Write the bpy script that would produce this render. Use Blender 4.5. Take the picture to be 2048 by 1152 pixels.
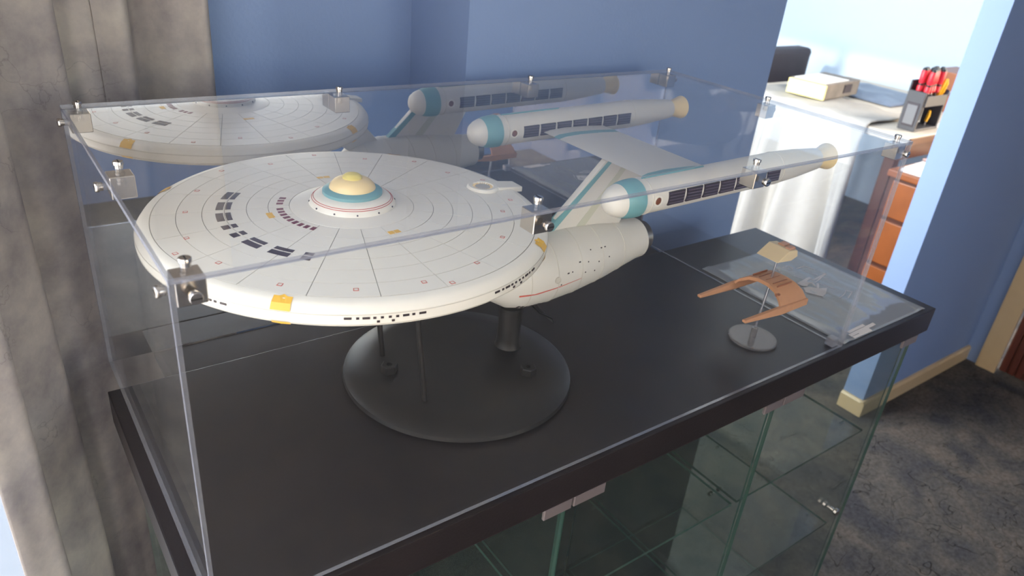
import bpy, bmesh, math, random
from mathutils import Vector, Matrix, noise as mnoise
random.seed(7)
for o in list(bpy.data.objects): bpy.data.objects.remove(o)
SC = bpy.context.scene
COL = SC.collection
PI = math.pi
def R(d): return math.radians(d)

# ------------------------------------------------------------------ camera
YAW, PITCH, ROLL = 0.66962, 0.47677, 0.10141
FPX = 1473.6
cam_loc = Vector((-0.0802, -0.4447, 0.5402))
fw = Vector((math.sin(YAW)*math.cos(PITCH), math.cos(YAW)*math.cos(PITCH), -math.sin(PITCH)))
rt0 = Vector((math.cos(YAW), -math.sin(YAW), 0)); up0 = rt0.cross(fw)
rt = math.cos(ROLL)*rt0 + math.sin(ROLL)*up0
up = -math.sin(ROLL)*rt0 + math.cos(ROLL)*up0
cd = bpy.data.cameras.new('camera'); cam = bpy.data.objects.new('camera', cd); COL.objects.link(cam)
cd.sensor_width = 36; cd.lens = FPX/2048*36; cd.clip_start = 0.02; cd.clip_end = 200
cam.matrix_world = Matrix(((rt.x, up.x, -fw.x, cam_loc.x), (rt.y, up.y, -fw.y, cam_loc.y), (rt.z, up.z, -fw.z, cam_loc.z), (0, 0, 0, 1)))
cd.dof.use_dof = True; cd.dof.focus_distance = 0.78; cd.dof.aperture_fstop = 9.0
SC.camera = cam

# ------------------------------------------------------------------ sky, sun, exposure
SUN_AZ = R(-172); SUN_EL = R(17)
w = bpy.data.worlds.new('sky'); SC.world = w; w.use_nodes = True
wn = w.node_tree.nodes; wl = w.node_tree.links
sky = wn.new('ShaderNodeTexSky'); sky.sky_type = 'NISHITA'; sky.sun_disc = False
sky.sun_elevation = R(28); sky.sun_rotation = R(130); sky.dust_density = 2.0
wn['Background'].inputs[1].default_value = 1.0
wl.new(sky.outputs[0], wn['Background'].inputs[0])
sd = bpy.data.lights.new('sun', 'SUN'); sun = bpy.data.objects.new('sun', sd); COL.objects.link(sun)
sd.energy = 2.4; sd.angle = R(1.2); sd.color = (1.0, 0.92, 0.80)
sv = Vector((math.cos(SUN_AZ)*math.cos(SUN_EL), math.sin(SUN_AZ)*math.cos(SUN_EL), math.sin(SUN_EL)))
sun.rotation_euler = sv.to_track_quat('Z', 'Y').to_euler(); sun.location = sv*8
def portal(name, loc, direction, sx, sy, e=None, col=(1, 1, 1)):
    ld = bpy.data.lights.new(name, 'AREA'); lo = bpy.data.objects.new(name, ld); COL.objects.link(lo)
    ld.shape = 'RECTANGLE'; ld.size = sx; ld.size_y = sy; lo.location = loc
    lo.rotation_euler = (-Vector(direction)).to_track_quat('Z', 'Y').to_euler()
    if e is None: ld.cycles.is_portal = True
    else: ld.energy = e; ld.color = col
    return lo
# daylight through the garden door on the left, a window added behind the camera for fill and the far room's window
FLOOR = -0.985; CEIL = 1.42
portal('daylight_left', (-0.33, -0.16, 0.10), (1, 0, 0), 1.05, 2.1, 19, (1.0, 0.96, 0.92))
portal('fill_front', (1.0, -2.62, 0.35), (0, 1, 0), 1.3, 1.9, 7, (0.97, 0.98, 1.0))  # added fill light, from an unseen window behind the camera
portal('daylight_far', (1.0, 1.75, 0.35), (1, 0, 0), 1.5, 1.3, 112, (1.0, 0.99, 0.97))
VS = SC.view_settings
VS.view_transform = 'Standard'; VS.look = 'None'; VS.gamma = 1.0; VS.use_curve_mapping = False
VS.exposure = -0.12
SC.cycles.transparent_max_bounces = 32

# ------------------------------------------------------------------ materials
def srgb(r, g, b):
    f = lambda c: (c/12.92 if c <= 0.04045 else ((c+0.055)/1.055)**2.4)
    return (f(r/255), f(g/255), f(b/255), 1)
MATS = {}
def mat(name, col, rough=0.5, metal=0.0, noise=0.0, nscale=30, bump=0.0, bscale=60, spec=0.5, trans=0, coat=0):
    if name in MATS: return MATS[name]
    m = bpy.data.materials.new(name); m.use_nodes = True
    nt = m.node_tree; b = nt.nodes['Principled BSDF']
    b.inputs['Roughness'].default_value = rough; b.inputs['Metallic'].default_value = metal
    b.inputs['Specular IOR Level'].default_value = spec; b.inputs['Coat Weight'].default_value = coat
    tc = nt.nodes.new('ShaderNodeTexCoord')
    n = nt.nodes.new('ShaderNodeTexNoise'); n.inputs['Scale'].default_value = nscale; n.inputs['Detail'].default_value = 6
    nt.links.new(tc.outputs['Object'], n.inputs['Vector'])
    mx = nt.nodes.new('ShaderNodeMix'); mx.data_type = 'RGBA'
    mx.inputs['A'].default_value = tuple(c*(1-noise) for c in col[:3])+(1,)
    mx.inputs['B'].default_value = tuple(min(1, c*(1+noise)) for c in col[:3])+(1,)
    nt.links.new(n.outputs['Fac'], mx.inputs['Factor']); nt.links.new(mx.outputs['Result'], b.inputs['Base Color'])
    if bump:
        n2 = nt.nodes.new('ShaderNodeTexNoise'); n2.inputs['Scale'].default_value = bscale; n2.inputs['Detail'].default_value = 8
        nt.links.new(tc.outputs['Object'], n2.inputs['Vector'])
        bp = nt.nodes.new('ShaderNodeBump'); bp.inputs['Strength'].default_value = bump; bp.inputs['Distance'].default_value = 0.01
        nt.links.new(n2.outputs['Fac'], bp.inputs['Height']); nt.links.new(bp.outputs['Normal'], b.inputs['Normal'])
    MATS[name] = m; return m
def thin_glass(name, tint, refl=1.0, f0=0.05, rough=0.0, const=None, gcol=(1, 1, 1, 1), haze=0.0, hcol=(.8, .8, .8, 1)):
    """Clear sheet: mirror reflection by a Fresnel curve over a straight see-through."""
    m = bpy.data.materials.new(name); m.use_nodes = True; nt = m.node_tree; N = nt.nodes; L = nt.links
    N.remove(N['Principled BSDF'])
    t = N.new('ShaderNodeBsdfTransparent'); t.inputs[0].default_value = tint
    g = N.new('ShaderNodeBsdfGlossy'); g.inputs['Color'].default_value = gcol; g.inputs['Roughness'].default_value = rough
    mx = N.new('ShaderNodeMixShader')
    if const is None:
        lw = N.new('ShaderNodeLayerWeight'); lw.inputs[0].default_value = 0.5
        p = N.new('ShaderNodeMath'); p.operation = 'POWER'; p.inputs[1].default_value = 5; L.new(lw.outputs['Facing'], p.inputs[0])
        a = N.new('ShaderNodeMath'); a.operation = 'MULTIPLY_ADD'; a.inputs[1].default_value = (1-f0)*refl; a.inputs[2].default_value = f0*refl
        L.new(p.outputs[0], a.inputs[0]); L.new(a.outputs[0], mx.inputs[0])
    else: mx.inputs[0].default_value = const
    L.new(t.outputs[0], mx.inputs[1]); L.new(g.outputs[0], mx.inputs[2])
    out = mx
    if haze:
        d = N.new('ShaderNodeBsdfDiffuse'); d.inputs[0].default_value = hcol
        m2 = N.new('ShaderNodeMixShader'); m2.inputs[0].default_value = haze
        L.new(mx.outputs[0], m2.inputs[1]); L.new(d.outputs[0], m2.inputs[2]); out = m2
    L.new(out.outputs[0], N['Material Output'].inputs[0])
    MATS[name] = m; return m

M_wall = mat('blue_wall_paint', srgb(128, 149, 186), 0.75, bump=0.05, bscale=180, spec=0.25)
M_wallfar = mat('pale_blue_far_wall', srgb(206, 224, 242), 0.8, spec=0.2)  # far-room walls, one flat tone paler than the main room's blue
M_ceil = mat('white_ceiling_paint', srgb(236, 236, 232), 0.9)
M_cream = mat('cream_gloss_paint', srgb(206, 180, 140), 0.35, noise=0.05)
M_black = mat('black_table_laminate', srgb(32, 27, 28), 0.36, noise=0.3, nscale=9, bump=0.03, bscale=300, spec=0.35)
M_blackedge = mat('black_edge', srgb(20, 18, 20), 0.35)
M_hull = mat('off_white_hull', srgb(226, 221, 209), 0.42, noise=0.035, nscale=55)
M_hull2 = mat('off_white_hull_base', srgb(196, 190, 178), 0.5, noise=0.03, nscale=60)
M_groove = mat('grey_groove', srgb(138, 134, 128), 0.6)
M_hullb = mat('light_grey_hull', srgb(210, 206, 196), 0.42, noise=0.04, nscale=50)
M_teal = mat('teal_trim', srgb(112, 160, 164), 0.4)
M_cream2 = mat('cream_dome', srgb(240, 214, 158), 0.35)
M_yellow = mat('pale_yellow_cap', srgb(224, 206, 116), 0.4)
M_amber = mat('amber_decal', srgb(226, 178, 70), 0.45)
M_red = mat('red_decal', srgb(196, 84, 70), 0.5)
M_dark = mat('dark_decal', srgb(58, 42, 50), 0.5)
M_maroon = mat('maroon_decal', srgb(112, 44, 56), 0.5)
M_slot = mat('dark_vent', srgb(46, 34, 38), 0.3)
M_slotrib = mat('dark_vent_rib', srgb(86, 74, 84), 0.3)
M_brown = mat('brown_lens', srgb(110, 62, 34), 0.25)
M_nozzle = mat('grey_nozzle', srgb(92, 92, 96), 0.35, metal=0.4)
M_stand = mat('black_stand_plastic', srgb(26, 24, 24), 0.42, noise=0.1, nscale=40)
M_chrome = mat('nickel', srgb(205, 198, 190), 0.22, metal=1.0, noise=0.05)
M_tan = mat('tan_resin', srgb(196, 142, 104), 0.6, noise=0.12, nscale=120, bump=0.05, bscale=400)
M_tan2 = mat('cream_resin', srgb(222, 198, 152), 0.6, noise=0.05)
M_tandark = mat('brown_panel_paint', srgb(150, 96, 70), 0.6, noise=0.1)
M_clear = thin_glass('clear_acrylic', (0.988, 0.99, 0.99, 1), 0.6, 0.06, 0.0, haze=0.004)
M_clearedge = thin_glass('acrylic_edge', (0.72, 0.76, 0.84, 1), rough=0.15, const=0.22, gcol=(0.9, 0.9, 0.9, 1), haze=0.34, hcol=srgb(164, 164, 172))
M_mirror = thin_glass('mirror_acrylic', (0.6, 0.68, 0.8, 1), rough=0.0, const=0.92, gcol=(0.96, 0.96, 0.97, 1))
M_glass = thin_glass('green_cabinet_glass', (0.90, 0.92, 0.905, 1), 1.0, 0.045, haze=0.006, hcol=(.6, .7, .66, 1))
M_shelf = thin_glass('clear_shelf_glass', (0.93, 0.95, 0.94, 1), 0.6, 0.04, haze=0.004, hcol=(.6, .7, .66, 1))
M_glassedge = mat('green_glass_edge', srgb(58, 84, 76), 0.15)
M_win = thin_glass('window_glass', (0.98, 0.99, 0.99, 1), 1.0, 0.04)
M_wood = mat('orange_wood', srgb(140, 76, 34), 0.35, noise=0.25, nscale=14)
M_darkwood = mat('dark_brown_wood', srgb(78, 42, 30), 0.35, noise=0.2, nscale=14)
M_paletop = mat('pale_desk_top', srgb(206, 196, 180), 0.6, noise=0.1, nscale=12)
M_paper = mat('white_paper', srgb(238, 236, 232), 0.7)
M_paperc = mat('printed_paper', srgb(206, 176, 168), 0.7, noise=0.3, nscale=30)
M_towel = mat('grey_towelling', srgb(178, 175, 170), 0.95, noise=0.08, nscale=40, bump=0.25, bscale=400, spec=0.1)
M_ylw = mat('yellow_card', srgb(246, 232, 150), 0.6)
M_greycard = mat('grey_card', srgb(120, 112, 104), 0.6, noise=0.5, nscale=16)
M_bluefilm = mat('blue_grey_film', srgb(110, 122, 142), 0.3, noise=0.3, nscale=20)
M_toolblk = mat('charcoal_plastic', srgb(66, 66, 70), 0.5)
M_toolred = mat('red_handle', srgb(214, 44, 58), 0.35)
M_toolyel = mat('yellow_handle', srgb(240, 178, 30), 0.35)
M_toolnavy = mat('navy_handle', srgb(36, 36, 62), 0.4)
M_leather = mat('dark_leather', srgb(56, 48, 54), 0.55, noise=0.3, nscale=9)
M_steel = mat('steel', srgb(190, 190, 195), 0.25, metal=1.0)
M_white = mat('white_window_frame', srgb(240, 236, 230), 0.4)
M_ground = mat('pale_paving', srgb(220, 208, 196), 0.9, noise=0.06, nscale=6)
M_rod = thin_glass('clear_rod', (0.8, 0.82, 0.85, 1), rough=0.1, const=0.35, gcol=(.9, .9, .92, 1), haze=0.2, hcol=(.35, .36, .4, 1))
M_disc = thin_glass('clear_stand_disc', (0.72, 0.7, 0.7, 1), rough=0.06, const=0.12, gcol=(.95, .93, .93, 1), haze=0.07, hcol=(.55, .52, .52, 1))
M_bag = thin_glass('clear_plastic_bag', (0.86, 0.87, 0.87, 1), rough=0.12, const=0.13, gcol=(.95, .95, .95, 1), haze=0.20, hcol=(.70, .70, .70, 1))
M_print = mat('white_print', srgb(206, 198, 192), 0.6)
M_gunmetal = mat('grey_bracket', srgb(108, 98, 98), 0.4, metal=0.3)

def carpet_mat():
    m = bpy.data.materials.new('grey_brown_carpet'); m.use_nodes = True; nt = m.node_tree; N = nt.nodes; L = nt.links
    b = N['Principled BSDF']; b.inputs['Roughness'].default_value = 1; b.inputs['Specular IOR Level'].default_value = 0.05
    tc = N.new('ShaderNodeTexCoord')
    n1 = N.new('ShaderNodeTexNoise'); n1.inputs['Scale'].default_value = 5.5; n1.inputs['Detail'].default_value = 5; n1.inputs['Distortion'].default_value = 1.2
    n2 = N.new('ShaderNodeTexNoise'); n2.inputs['Scale'].default_value = 240; n2.inputs['Detail'].default_value = 3
    n3 = N.new('ShaderNodeTexNoise'); n3.inputs['Scale'].default_value = 6; n3.inputs['Detail'].default_value = 2; n3.inputs['Distortion'].default_value = 2.0
    for n in (n1, n2, n3): L.new(tc.outputs['Object'], n.inputs['Vector'])
    cr = N.new('ShaderNodeValToRGB'); e = cr.color_ramp.elements
    e[0].position = .32; e[0].color = srgb(78, 77, 80); e[1].position = .68; e[1].color = srgb(114, 105, 97)
    x = e.new(.5); x.color = srgb(96, 92, 88)
    L.new(n1.outputs['Fac'], cr.inputs[0])
    # carved channels where the low frequency noise crosses one level
    s = N.new('ShaderNodeMath'); s.operation = 'SUBTRACT'; s.inputs[1].default_value = .5; L.new(n3.outputs['Fac'], s.inputs[0])
    a = N.new('ShaderNodeMath'); a.operation = 'ABSOLUTE'; L.new(s.outputs[0], a.inputs[0])
    mr = N.new('ShaderNodeMapRange'); mr.inputs['From Max'].default_value = .007; L.new(a.outputs[0], mr.inputs['Value'])
    ad = N.new('ShaderNodeMath'); ad.operation = 'MULTIPLY_ADD'; ad.inputs[1].default_value = .35; L.new(n2.outputs['Fac'], ad.inputs[0]); L.new(mr.outputs[0], ad.inputs[2])
    bp = N.new('ShaderNodeBump'); bp.inputs['Strength'].default_value = .7; bp.inputs['Distance'].default_value = .010
    L.new(ad.outputs[0], bp.inputs['Height']); L.new(bp.outputs[0], b.inputs['Normal'])
    mx = N.new('ShaderNodeMix'); mx.data_type = 'RGBA'; mx.blend_type = 'MULTIPLY'; mx.inputs['Factor'].default_value = .8
    n5 = N.new('ShaderNodeTexNoise'); n5.inputs['Scale'].default_value = 70; n5.inputs['Detail'].default_value = 6; n5.inputs['Roughness'].default_value = .7
    L.new(tc.outputs['Object'], n5.inputs['Vector'])
    c5 = N.new('ShaderNodeValToRGB'); c5.color_ramp.elements[0].position = .3; c5.color_ramp.elements[0].color = (.35, .35, .35, 1); c5.color_ramp.elements[1].position = .7; c5.color_ramp.elements[1].color = (1, 1, 1, 1)
    L.new(n5.outputs['Fac'], c5.inputs[0])
    mch = N.new('ShaderNodeMix'); mch.data_type = 'RGBA'; mch.inputs['A'].default_value = (.3, .3, .3, 1); L.new(mr.outputs[0], mch.inputs['Factor']); L.new(c5.outputs[0], mch.inputs['B'])
    L.new(cr.outputs[0], mx.inputs['A']); L.new(mch.outputs['Result'], mx.inputs['B'])
    L.new(mx.outputs['Result'], b.inputs['Base Color'])
    return m
M_carpet = carpet_mat()
def curtain_mat():
    m = bpy.data.materials.new('mottled_grey_curtain'); m.use_nodes = True; nt = m.node_tree; N = nt.nodes; L = nt.links
    b = N['Principled BSDF']; b.inputs['Roughness'].default_value = .9; b.inputs['Specular IOR Level'].default_value = .15
    tc = N.new('ShaderNodeTexCoord')
    n1 = N.new('ShaderNodeTexNoise'); n1.inputs['Scale'].default_value = 11; n1.inputs['Detail'].default_value = 9; n1.inputs['Roughness'].default_value = .65
    L.new(tc.outputs['Object'], n1.inputs['Vector'])
    cr = N.new('ShaderNodeValToRGB'); e = cr.color_ramp.elements
    e[0].position = .3; e[0].color = srgb(146, 140, 142); e[1].position = .72; e[1].color = srgb(206, 199, 188)
    x = e.new(.5); x.color = srgb(178, 171, 167); L.new(n1.outputs['Fac'], cr.inputs[0])
    v = N.new('ShaderNodeTexVoronoi'); v.feature = 'DISTANCE_TO_EDGE'; v.inputs['Scale'].default_value = 7
    n2 = N.new('ShaderNodeTexNoise'); n2.inputs['Scale'].default_value = 9; n2.inputs['Detail'].default_value = 6
    L.new(tc.outputs['Object'], n2.inputs['Vector'])
    mv = N.new('ShaderNodeMix'); mv.data_type = 'RGBA'; mv.inputs['Factor'].default_value = .35
    L.new(tc.outputs['Object'], mv.inputs['A']); L.new(n2.outputs['Color'], mv.inputs['B']); L.new(mv.outputs['Result'], v.inputs['Vector'])
    mr = N.new('ShaderNodeMapRange'); mr.inputs['From Max'].default_value = .012; mr.inputs['To Min'].default_value = .78; L.new(v.outputs['Distance'], mr.inputs['Value'])
    n4 = N.new('ShaderNodeTexNoise'); n4.inputs['Scale'].default_value = 5
    L.new(tc.outputs['Object'], n4.inputs['Vector'])
    mr2 = N.new('ShaderNodeMapRange'); mr2.inputs['From Min'].default_value = .5; mr2.inputs['From Max'].default_value = .56; L.new(n4.outputs['Fac'], mr2.inputs['Value'])
    mxv = N.new('ShaderNodeMix'); mxv.inputs['A'].default_value = 1.0
    L.new(mr2.outputs[0], mxv.inputs['Factor']); L.new(mr.outputs[0], mxv.inputs['B'])
    mx = N.new('ShaderNodeMix'); mx.data_type = 'RGBA'; mx.blend_type = 'MULTIPLY'; mx.inputs['Factor'].default_value = 1
    L.new(cr.outputs[0], mx.inputs['A']); L.new(mxv.outputs['Result'], mx.inputs['B']); L.new(mx.outputs['Result'], b.inputs['Base Color'])
    t = N.new('ShaderNodeBsdfTranslucent'); L.new(mx.outputs['Result'], t.inputs[0])
    ms = N.new('ShaderNodeMixShader'); ms.inputs[0].default_value = .18
    L.new(b.outputs[0], ms.inputs[1]); L.new(t.outputs[0], ms.inputs[2]); L.new(ms.outputs[0], N['Material Output'].inputs[0])
    return m
M_curtain = curtain_mat()

# ------------------------------------------------------------------ mesh helpers
def box(bm, a, b, rot=None):
    a = Vector(a); b = Vector(b); vs = []
    for z in (a.z, b.z):
        for x, y in ((a.x, a.y), (b.x, a.y), (b.x, b.y), (a.x, b.y)):
            v = Vector((x, y, z)); vs.append(bm.verts.new(rot @ v if rot else v))
    for f in ((3, 2, 1, 0), (4, 5, 6, 7), (0, 1, 5, 4), (1, 2, 6, 5), (2, 3, 7, 6), (3, 0, 4, 7)):
        bm.faces.new([vs[i] for i in f])
    return vs
def Bx(a, b): bm = bmesh.new(); box(bm, a, b); return bm
def bevel(bm, w, seg=2):
    bmesh.ops.bevel(bm, geom=bm.edges[:], offset=w, segments=seg, profile=0.7, affect='EDGES', clamp_overlap=True); return bm
def BB(a, b, w=0.002, seg=2): return bevel(Bx(a, b), w, seg)
def frame_of(d):
    d = Vector(d).normalized(); a = Vector((0, 0, 1)) if abs(d.z) < .9 else Vector((1, 0, 0))
    u = d.cross(a).normalized(); return u, d.cross(u).normalized(), d
def lathe(bm, prof, n=48, origin=(0, 0, 0), axis=(0, 0, 1), closed_ends=True):
    """prof: list of (r, h) along axis."""
    o = Vector(origin); u, v, d = frame_of(axis)
    rings = []
    for r, h in prof:
        if r < 1e-6: rings.append([bm.verts.new(o+d*h)]); continue
        rings.append([bm.verts.new(o+d*h+(u*math.cos(2*PI*k/n)+v*math.sin(2*PI*k/n))*r) for k in range(n)])
    for A, B in zip(rings[:-1], rings[1:]):
        if len(A) == 1 and len(B) == 1: continue
        for k in range(n):
            k2 = (k+1) % n
            if len(A) == 1: bm.faces.new((A[0], B[k2], B[k]))
            elif len(B) == 1: bm.faces.new((A[k], A[k2], B[0]))
            else: bm.faces.new((A[k], A[k2], B[k2], B[k]))
    if closed_ends:
        if len(rings[0]) > 1: bm.faces.new(list(reversed(rings[0])))
        if len(rings[-1]) > 1: bm.faces.new(rings[-1])
    bmesh.ops.recalc_face_normals(bm, faces=bm.faces[:])
    return bm
def cyl(bm, a, b, r, n=16, r2=None):
    a = Vector(a); b = Vector(b); L = (b-a).length
    return lathe(bm, [(r, 0), (r if r2 is None else r2, L)], n, a, b-a)
def tube(bm, pts, r, n=8):
    pts = [Vector(p) for p in pts]; rings = []
    for i, p in enumerate(pts):
        d = (pts[min(i+1, len(pts)-1)]-pts[max(i-1, 0)]); u, v, _ = frame_of(d)
        if rings:   # keep the frame steady
            u = (pu - d.normalized()*pu.dot(d.normalized())).normalized(); v = d.normalized().cross(u)
        pu = u
        rr = r[i] if isinstance(r, (list, tuple)) else r
        rings.append([bm.verts.new(p+(u*math.cos(2*PI*k/n)+v*math.sin(2*PI*k/n))*rr) for k in range(n)])
    for A, B in zip(rings[:-1], rings[1:]):
        for k in range(n): bm.faces.new((A[k], A[(k+1) % n], B[(k+1) % n], B[k]))
    bm.faces.new(list(reversed(rings[0]))); bm.faces.new(rings[-1])
    bmesh.ops.recalc_face_normals(bm, faces=bm.faces[:]); return bm
def prism(bm, poly, off):
    """poly: 3-D outline; off: extrusion vector."""
    off = Vector(off); A = [bm.verts.new(Vector(p)) for p in poly]; B = [bm.verts.new(Vector(p)+off) for p in poly]
    bm.faces.new(A); bm.faces.new(list(reversed(B)))
    for i in range(len(A)):
        j = (i+1) % len(A); bm.faces.new((A[i], B[i], B[j], A[j]))
    bmesh.ops.recalc_face_normals(bm, faces=bm.faces[:]); return bm
def NB(): return bmesh.new()
def wloc(o): return o.location + (wloc(o.parent) if o.parent else Vector((0, 0, 0)))
def obj(name, bm, m, parent=None, smooth=None, base=None):
    """one mesh object; coordinates are given in world space."""
    me = bpy.data.meshes.new(name)
    off = wloc(parent) if parent else Vector((0, 0, 0))
    loc = Vector(base) if base else (Vector((0, 0, 0)))
    bmesh.ops.translate(bm, verts=bm.verts[:], vec=-(off+loc) if parent else -loc)
    bm.to_mesh(me); bm.free()
    for x in (m if isinstance(m, (list, tuple)) else [m]): me.materials.append(x)
    if smooth is not None:
        me.shade_smooth()
        me.set_sharp_from_angle(angle=R(smooth))
    o = bpy.data.objects.new(name, me); COL.objects.link(o); o.location = loc
    if parent: o.parent = parent
    return o
def thing(name, label, cat, loc=(0, 0, 0), group=None):
    o = bpy.data.objects.new(name, None); COL.objects.link(o); o.location = loc; o.empty_display_size = .02
    return tag(o, label, cat, group)
def tag(o, label, cat, group=None):
    o['label'] = label; o['category'] = cat
    if group: o['group'] = group
    return o
def struct(name, bm, m, label=None, parent=None, smooth=None):
    o = obj(name, bm, m, parent, smooth)
    if not parent:
        o['kind'] = 'structure'
        if label: o['label'] = label
    return o

# ------------------------------------------------------------------ the room
YW, YR, XR = 0.50, 0.67, 0.538          # blue wall, its recessed part and the corner between them
XA, XB = 1.29, 2.325                    # opening to the far room
XD = 3.14                               # end wall with the door
YF = -2.7
bm = NB(); box(bm, (-.30, YF, FLOOR-.1), (4.7, .79, FLOOR)); box(bm, (.79, .79, FLOOR-.1), (4.7, 3.2, FLOOR))
struct('floor', bm, M_carpet, 'grey and brown cut pile carpet')
struct('ceiling', Bx((-.30, YF, CEIL), (4.7, 3.2, CEIL+.1)), M_ceil, 'white ceiling')
bm = NB(); box(bm, (.12, YR, FLOOR), (XR, YR+.12, CEIL)); box(bm, (-.30, YR, 1.2), (.12, YR+.12, CEIL))
struct('wall_recess', bm, M_wall, 'recessed blue wall behind the curtain')
struct('wall_back', Bx((XR, YW, FLOOR), (XA, YR+.12, CEIL)), M_wall, 'blue wall behind the display case')
struct('wall_back_side', Bx((XB, YW, FLOOR), (XD+.1, YW+.078, CEIL)), M_wall, 'blue wall between opening and door')
struct('wall_lintel', Bx((XA, YW, 1.08), (XB, YW+.078, CEIL)), M_wall, 'blue wall above the opening')
bm = NB()                                # end wall with a doorway
box(bm, (XD, YF, FLOOR), (XD+.1, -.52, CEIL)); box(bm, (XD, -.52, 1.06), (XD+.1, YW, CEIL)); box(bm, (XD, .445, FLOOR), (XD+.1, YW, 1.06))
struct('wall_right', bm, M_wall, 'blue end wall around the brown door')
bm = NB()                                # wall behind the camera, its window added to let in fill
box(bm, (-.3, YF-.1, FLOOR), (.3, YF, CEIL)); box(bm, (1.7, YF-.1, FLOOR), (XD+.1, YF, CEIL))
box(bm, (.3, YF-.1, FLOOR), (1.7, YF, -.65)); box(bm, (.3, YF-.1, 1.3), (1.7, YF, CEIL))
struct('wall_front', bm, M_wall, 'blue wall behind the viewer')
bm = NB()                                # garden door wall
box(bm, (-.40, YF, FLOOR), (-.30, -1.95, CEIL)); box(bm, (-.40, .66, FLOOR), (-.30, YR+.12, CEIL)); box(bm, (-.40, -1.95, 1.2), (-.30, .66, CEIL))
struct('wall_left', bm, M_wall, 'blue wall around the glazed garden door')
# far room
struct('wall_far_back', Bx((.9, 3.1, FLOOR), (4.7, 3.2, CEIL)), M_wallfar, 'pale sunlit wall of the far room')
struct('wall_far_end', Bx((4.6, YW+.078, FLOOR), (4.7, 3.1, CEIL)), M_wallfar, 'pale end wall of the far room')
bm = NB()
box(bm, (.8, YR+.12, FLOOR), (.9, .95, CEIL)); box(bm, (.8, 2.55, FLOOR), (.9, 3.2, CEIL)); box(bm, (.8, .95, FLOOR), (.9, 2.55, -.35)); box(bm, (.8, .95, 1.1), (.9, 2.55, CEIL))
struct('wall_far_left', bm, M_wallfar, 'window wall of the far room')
# windows
def window(n, axis, c, a0, a1, z0, z1, mull):
    bm = NB(); t = .045
    def seg(p0, p1, q0, q1):
        if axis == 0: box(bm, (c-.02, p0, q0), (c+.02, p1, q1))
        else: box(bm, (p0, c-.02, q0), (p1, c+.02, q1))
    seg(a0, a0+t, z0, z1); seg(a1-t, a1, z0, z1); seg(a0+t, a1-t, z0, z0+t); seg(a0+t, a1-t, z1-t, z1)
    xs = [a0+t]+[a0+(a1-a0)*k/mull for k in range(1, mull)]+[a1-t]
    for x in xs[1:-1]: seg(x-t/2, x+t/2, z0+t, z1-t)
    f = struct('window_%d' % n, bm, M_white, 'white framed window')
    for k in range(mull):
        p0 = xs[k]+(t/2 if k else 0); p1 = xs[k+1]-(t/2 if k < mull-1 else 0)
        g = Bx((c-.002, p0, z0+t), (c+.002, p1, z1-t)) if axis == 0 else Bx((p0, c-.002, z0+t), (p1, c+.002, z1-t))
        obj('pane', g, M_win, f)
window(1, 0, -.35, -1.95, .66, FLOOR, 1.2, 3)
window(4, 1, YR+.06, -.30, .12, FLOOR, 1.2, 1)
window(2, 1, YF-.05, .3, 1.7, -.65, 1.3, 2)  # unseen window added to go with the front fill light
window(3, 0, .85, .95, 2.55, -.35, 1.1, 2)
o = obj('garden_paving', Bx((-14, -14, FLOOR-.3), (-.42, 10, FLOOR-.12)), M_ground)
o['kind'] = 'structure'; o['label'] = 'sunlit pale paving outside the garden door'
o = obj('garden_paving', Bx((-.42, YR+.13, FLOOR-.3), (.79, 10, FLOOR-.02)), M_ground)
o['kind'] = 'structure'; o['label'] = 'sunlit pale paving behind the corner window'
o = obj('sun_blocker_wall', Bx((-1.7, -12, FLOOR-.12), (-1.6, .12, 1.9)), M_ground)  # unseen wall, added to keep direct sun out of the main room
o['kind'] = 'structure'; o['label'] = 'pale unseen wall added outside the garden door to block the sun'
# skirting boards
def skirt(name, pts, h=.062, d=.014):
    bm = NB()
    for (a, b, nrm) in pts:
        a = Vector(a+(FLOOR,)); b = Vector(b+(FLOOR,)); n = Vector(nrm+(0,))
        poly = [a, a+n*d, a+n*d+Vector((0, 0, h-.008)), a+n*(d-.006)+Vector((0, 0, h)), a+Vector((0, 0, h))]
        prism(bm, poly, b-a)
    struct(name, bm, M_cream, 'cream painted skirting board')
skirt('baseboard_back', [((XB-.014, YW), (XD, YW), (0, -1))])
skirt('baseboard_jamb', [((XB, YW), (XB, YW+.078), (-1, 0))])
skirt('baseboard_wall', [((XR, YW), (XA, YW), (0, -1)), ((XR, YW), (XR, YR), (-1, 0)), ((.12, YR), (XR-.014, YR), (0, -1))])
# door in the end wall
bm = NB()
for a, b in (((XD-.016, .445-.075, FLOOR), (XD, .445, 1.06)), ((XD-.016, -.52, FLOOR), (XD, -.445, 1.06)), ((XD-.016, -.52, 1.06), (XD, .445, 1.135))):
    box(bm, a, b)
bevel(bm, .004); struct('trim_1', bm, M_cream, 'cream door frame')
d1 = struct('door_1', Bx((XD+.03, -.445, FLOOR+.008), (XD+.065, .37, 1.06)), M_darkwood, 'brown ribbed wooden door')
door_rib = None
for k in range(27):
    y = -.44+k*.03
    o = obj('slat', BB((XD+.018, y, FLOOR+.01), (XD+.03, y+.026, 1.055), .005, 2), mat('red_brown_door', srgb(92, 46, 36), .45, noise=.12, nscale=8), d1)
o = obj('door_handle', lathe(NB(), [(.012, 0), (.012, .03), (.026, .04), (.026, .055), (.012, .066)], 20, (XD+.018, -.36, 0.02), (-1, 0, 0)), M_chrome, d1, 40)

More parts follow.
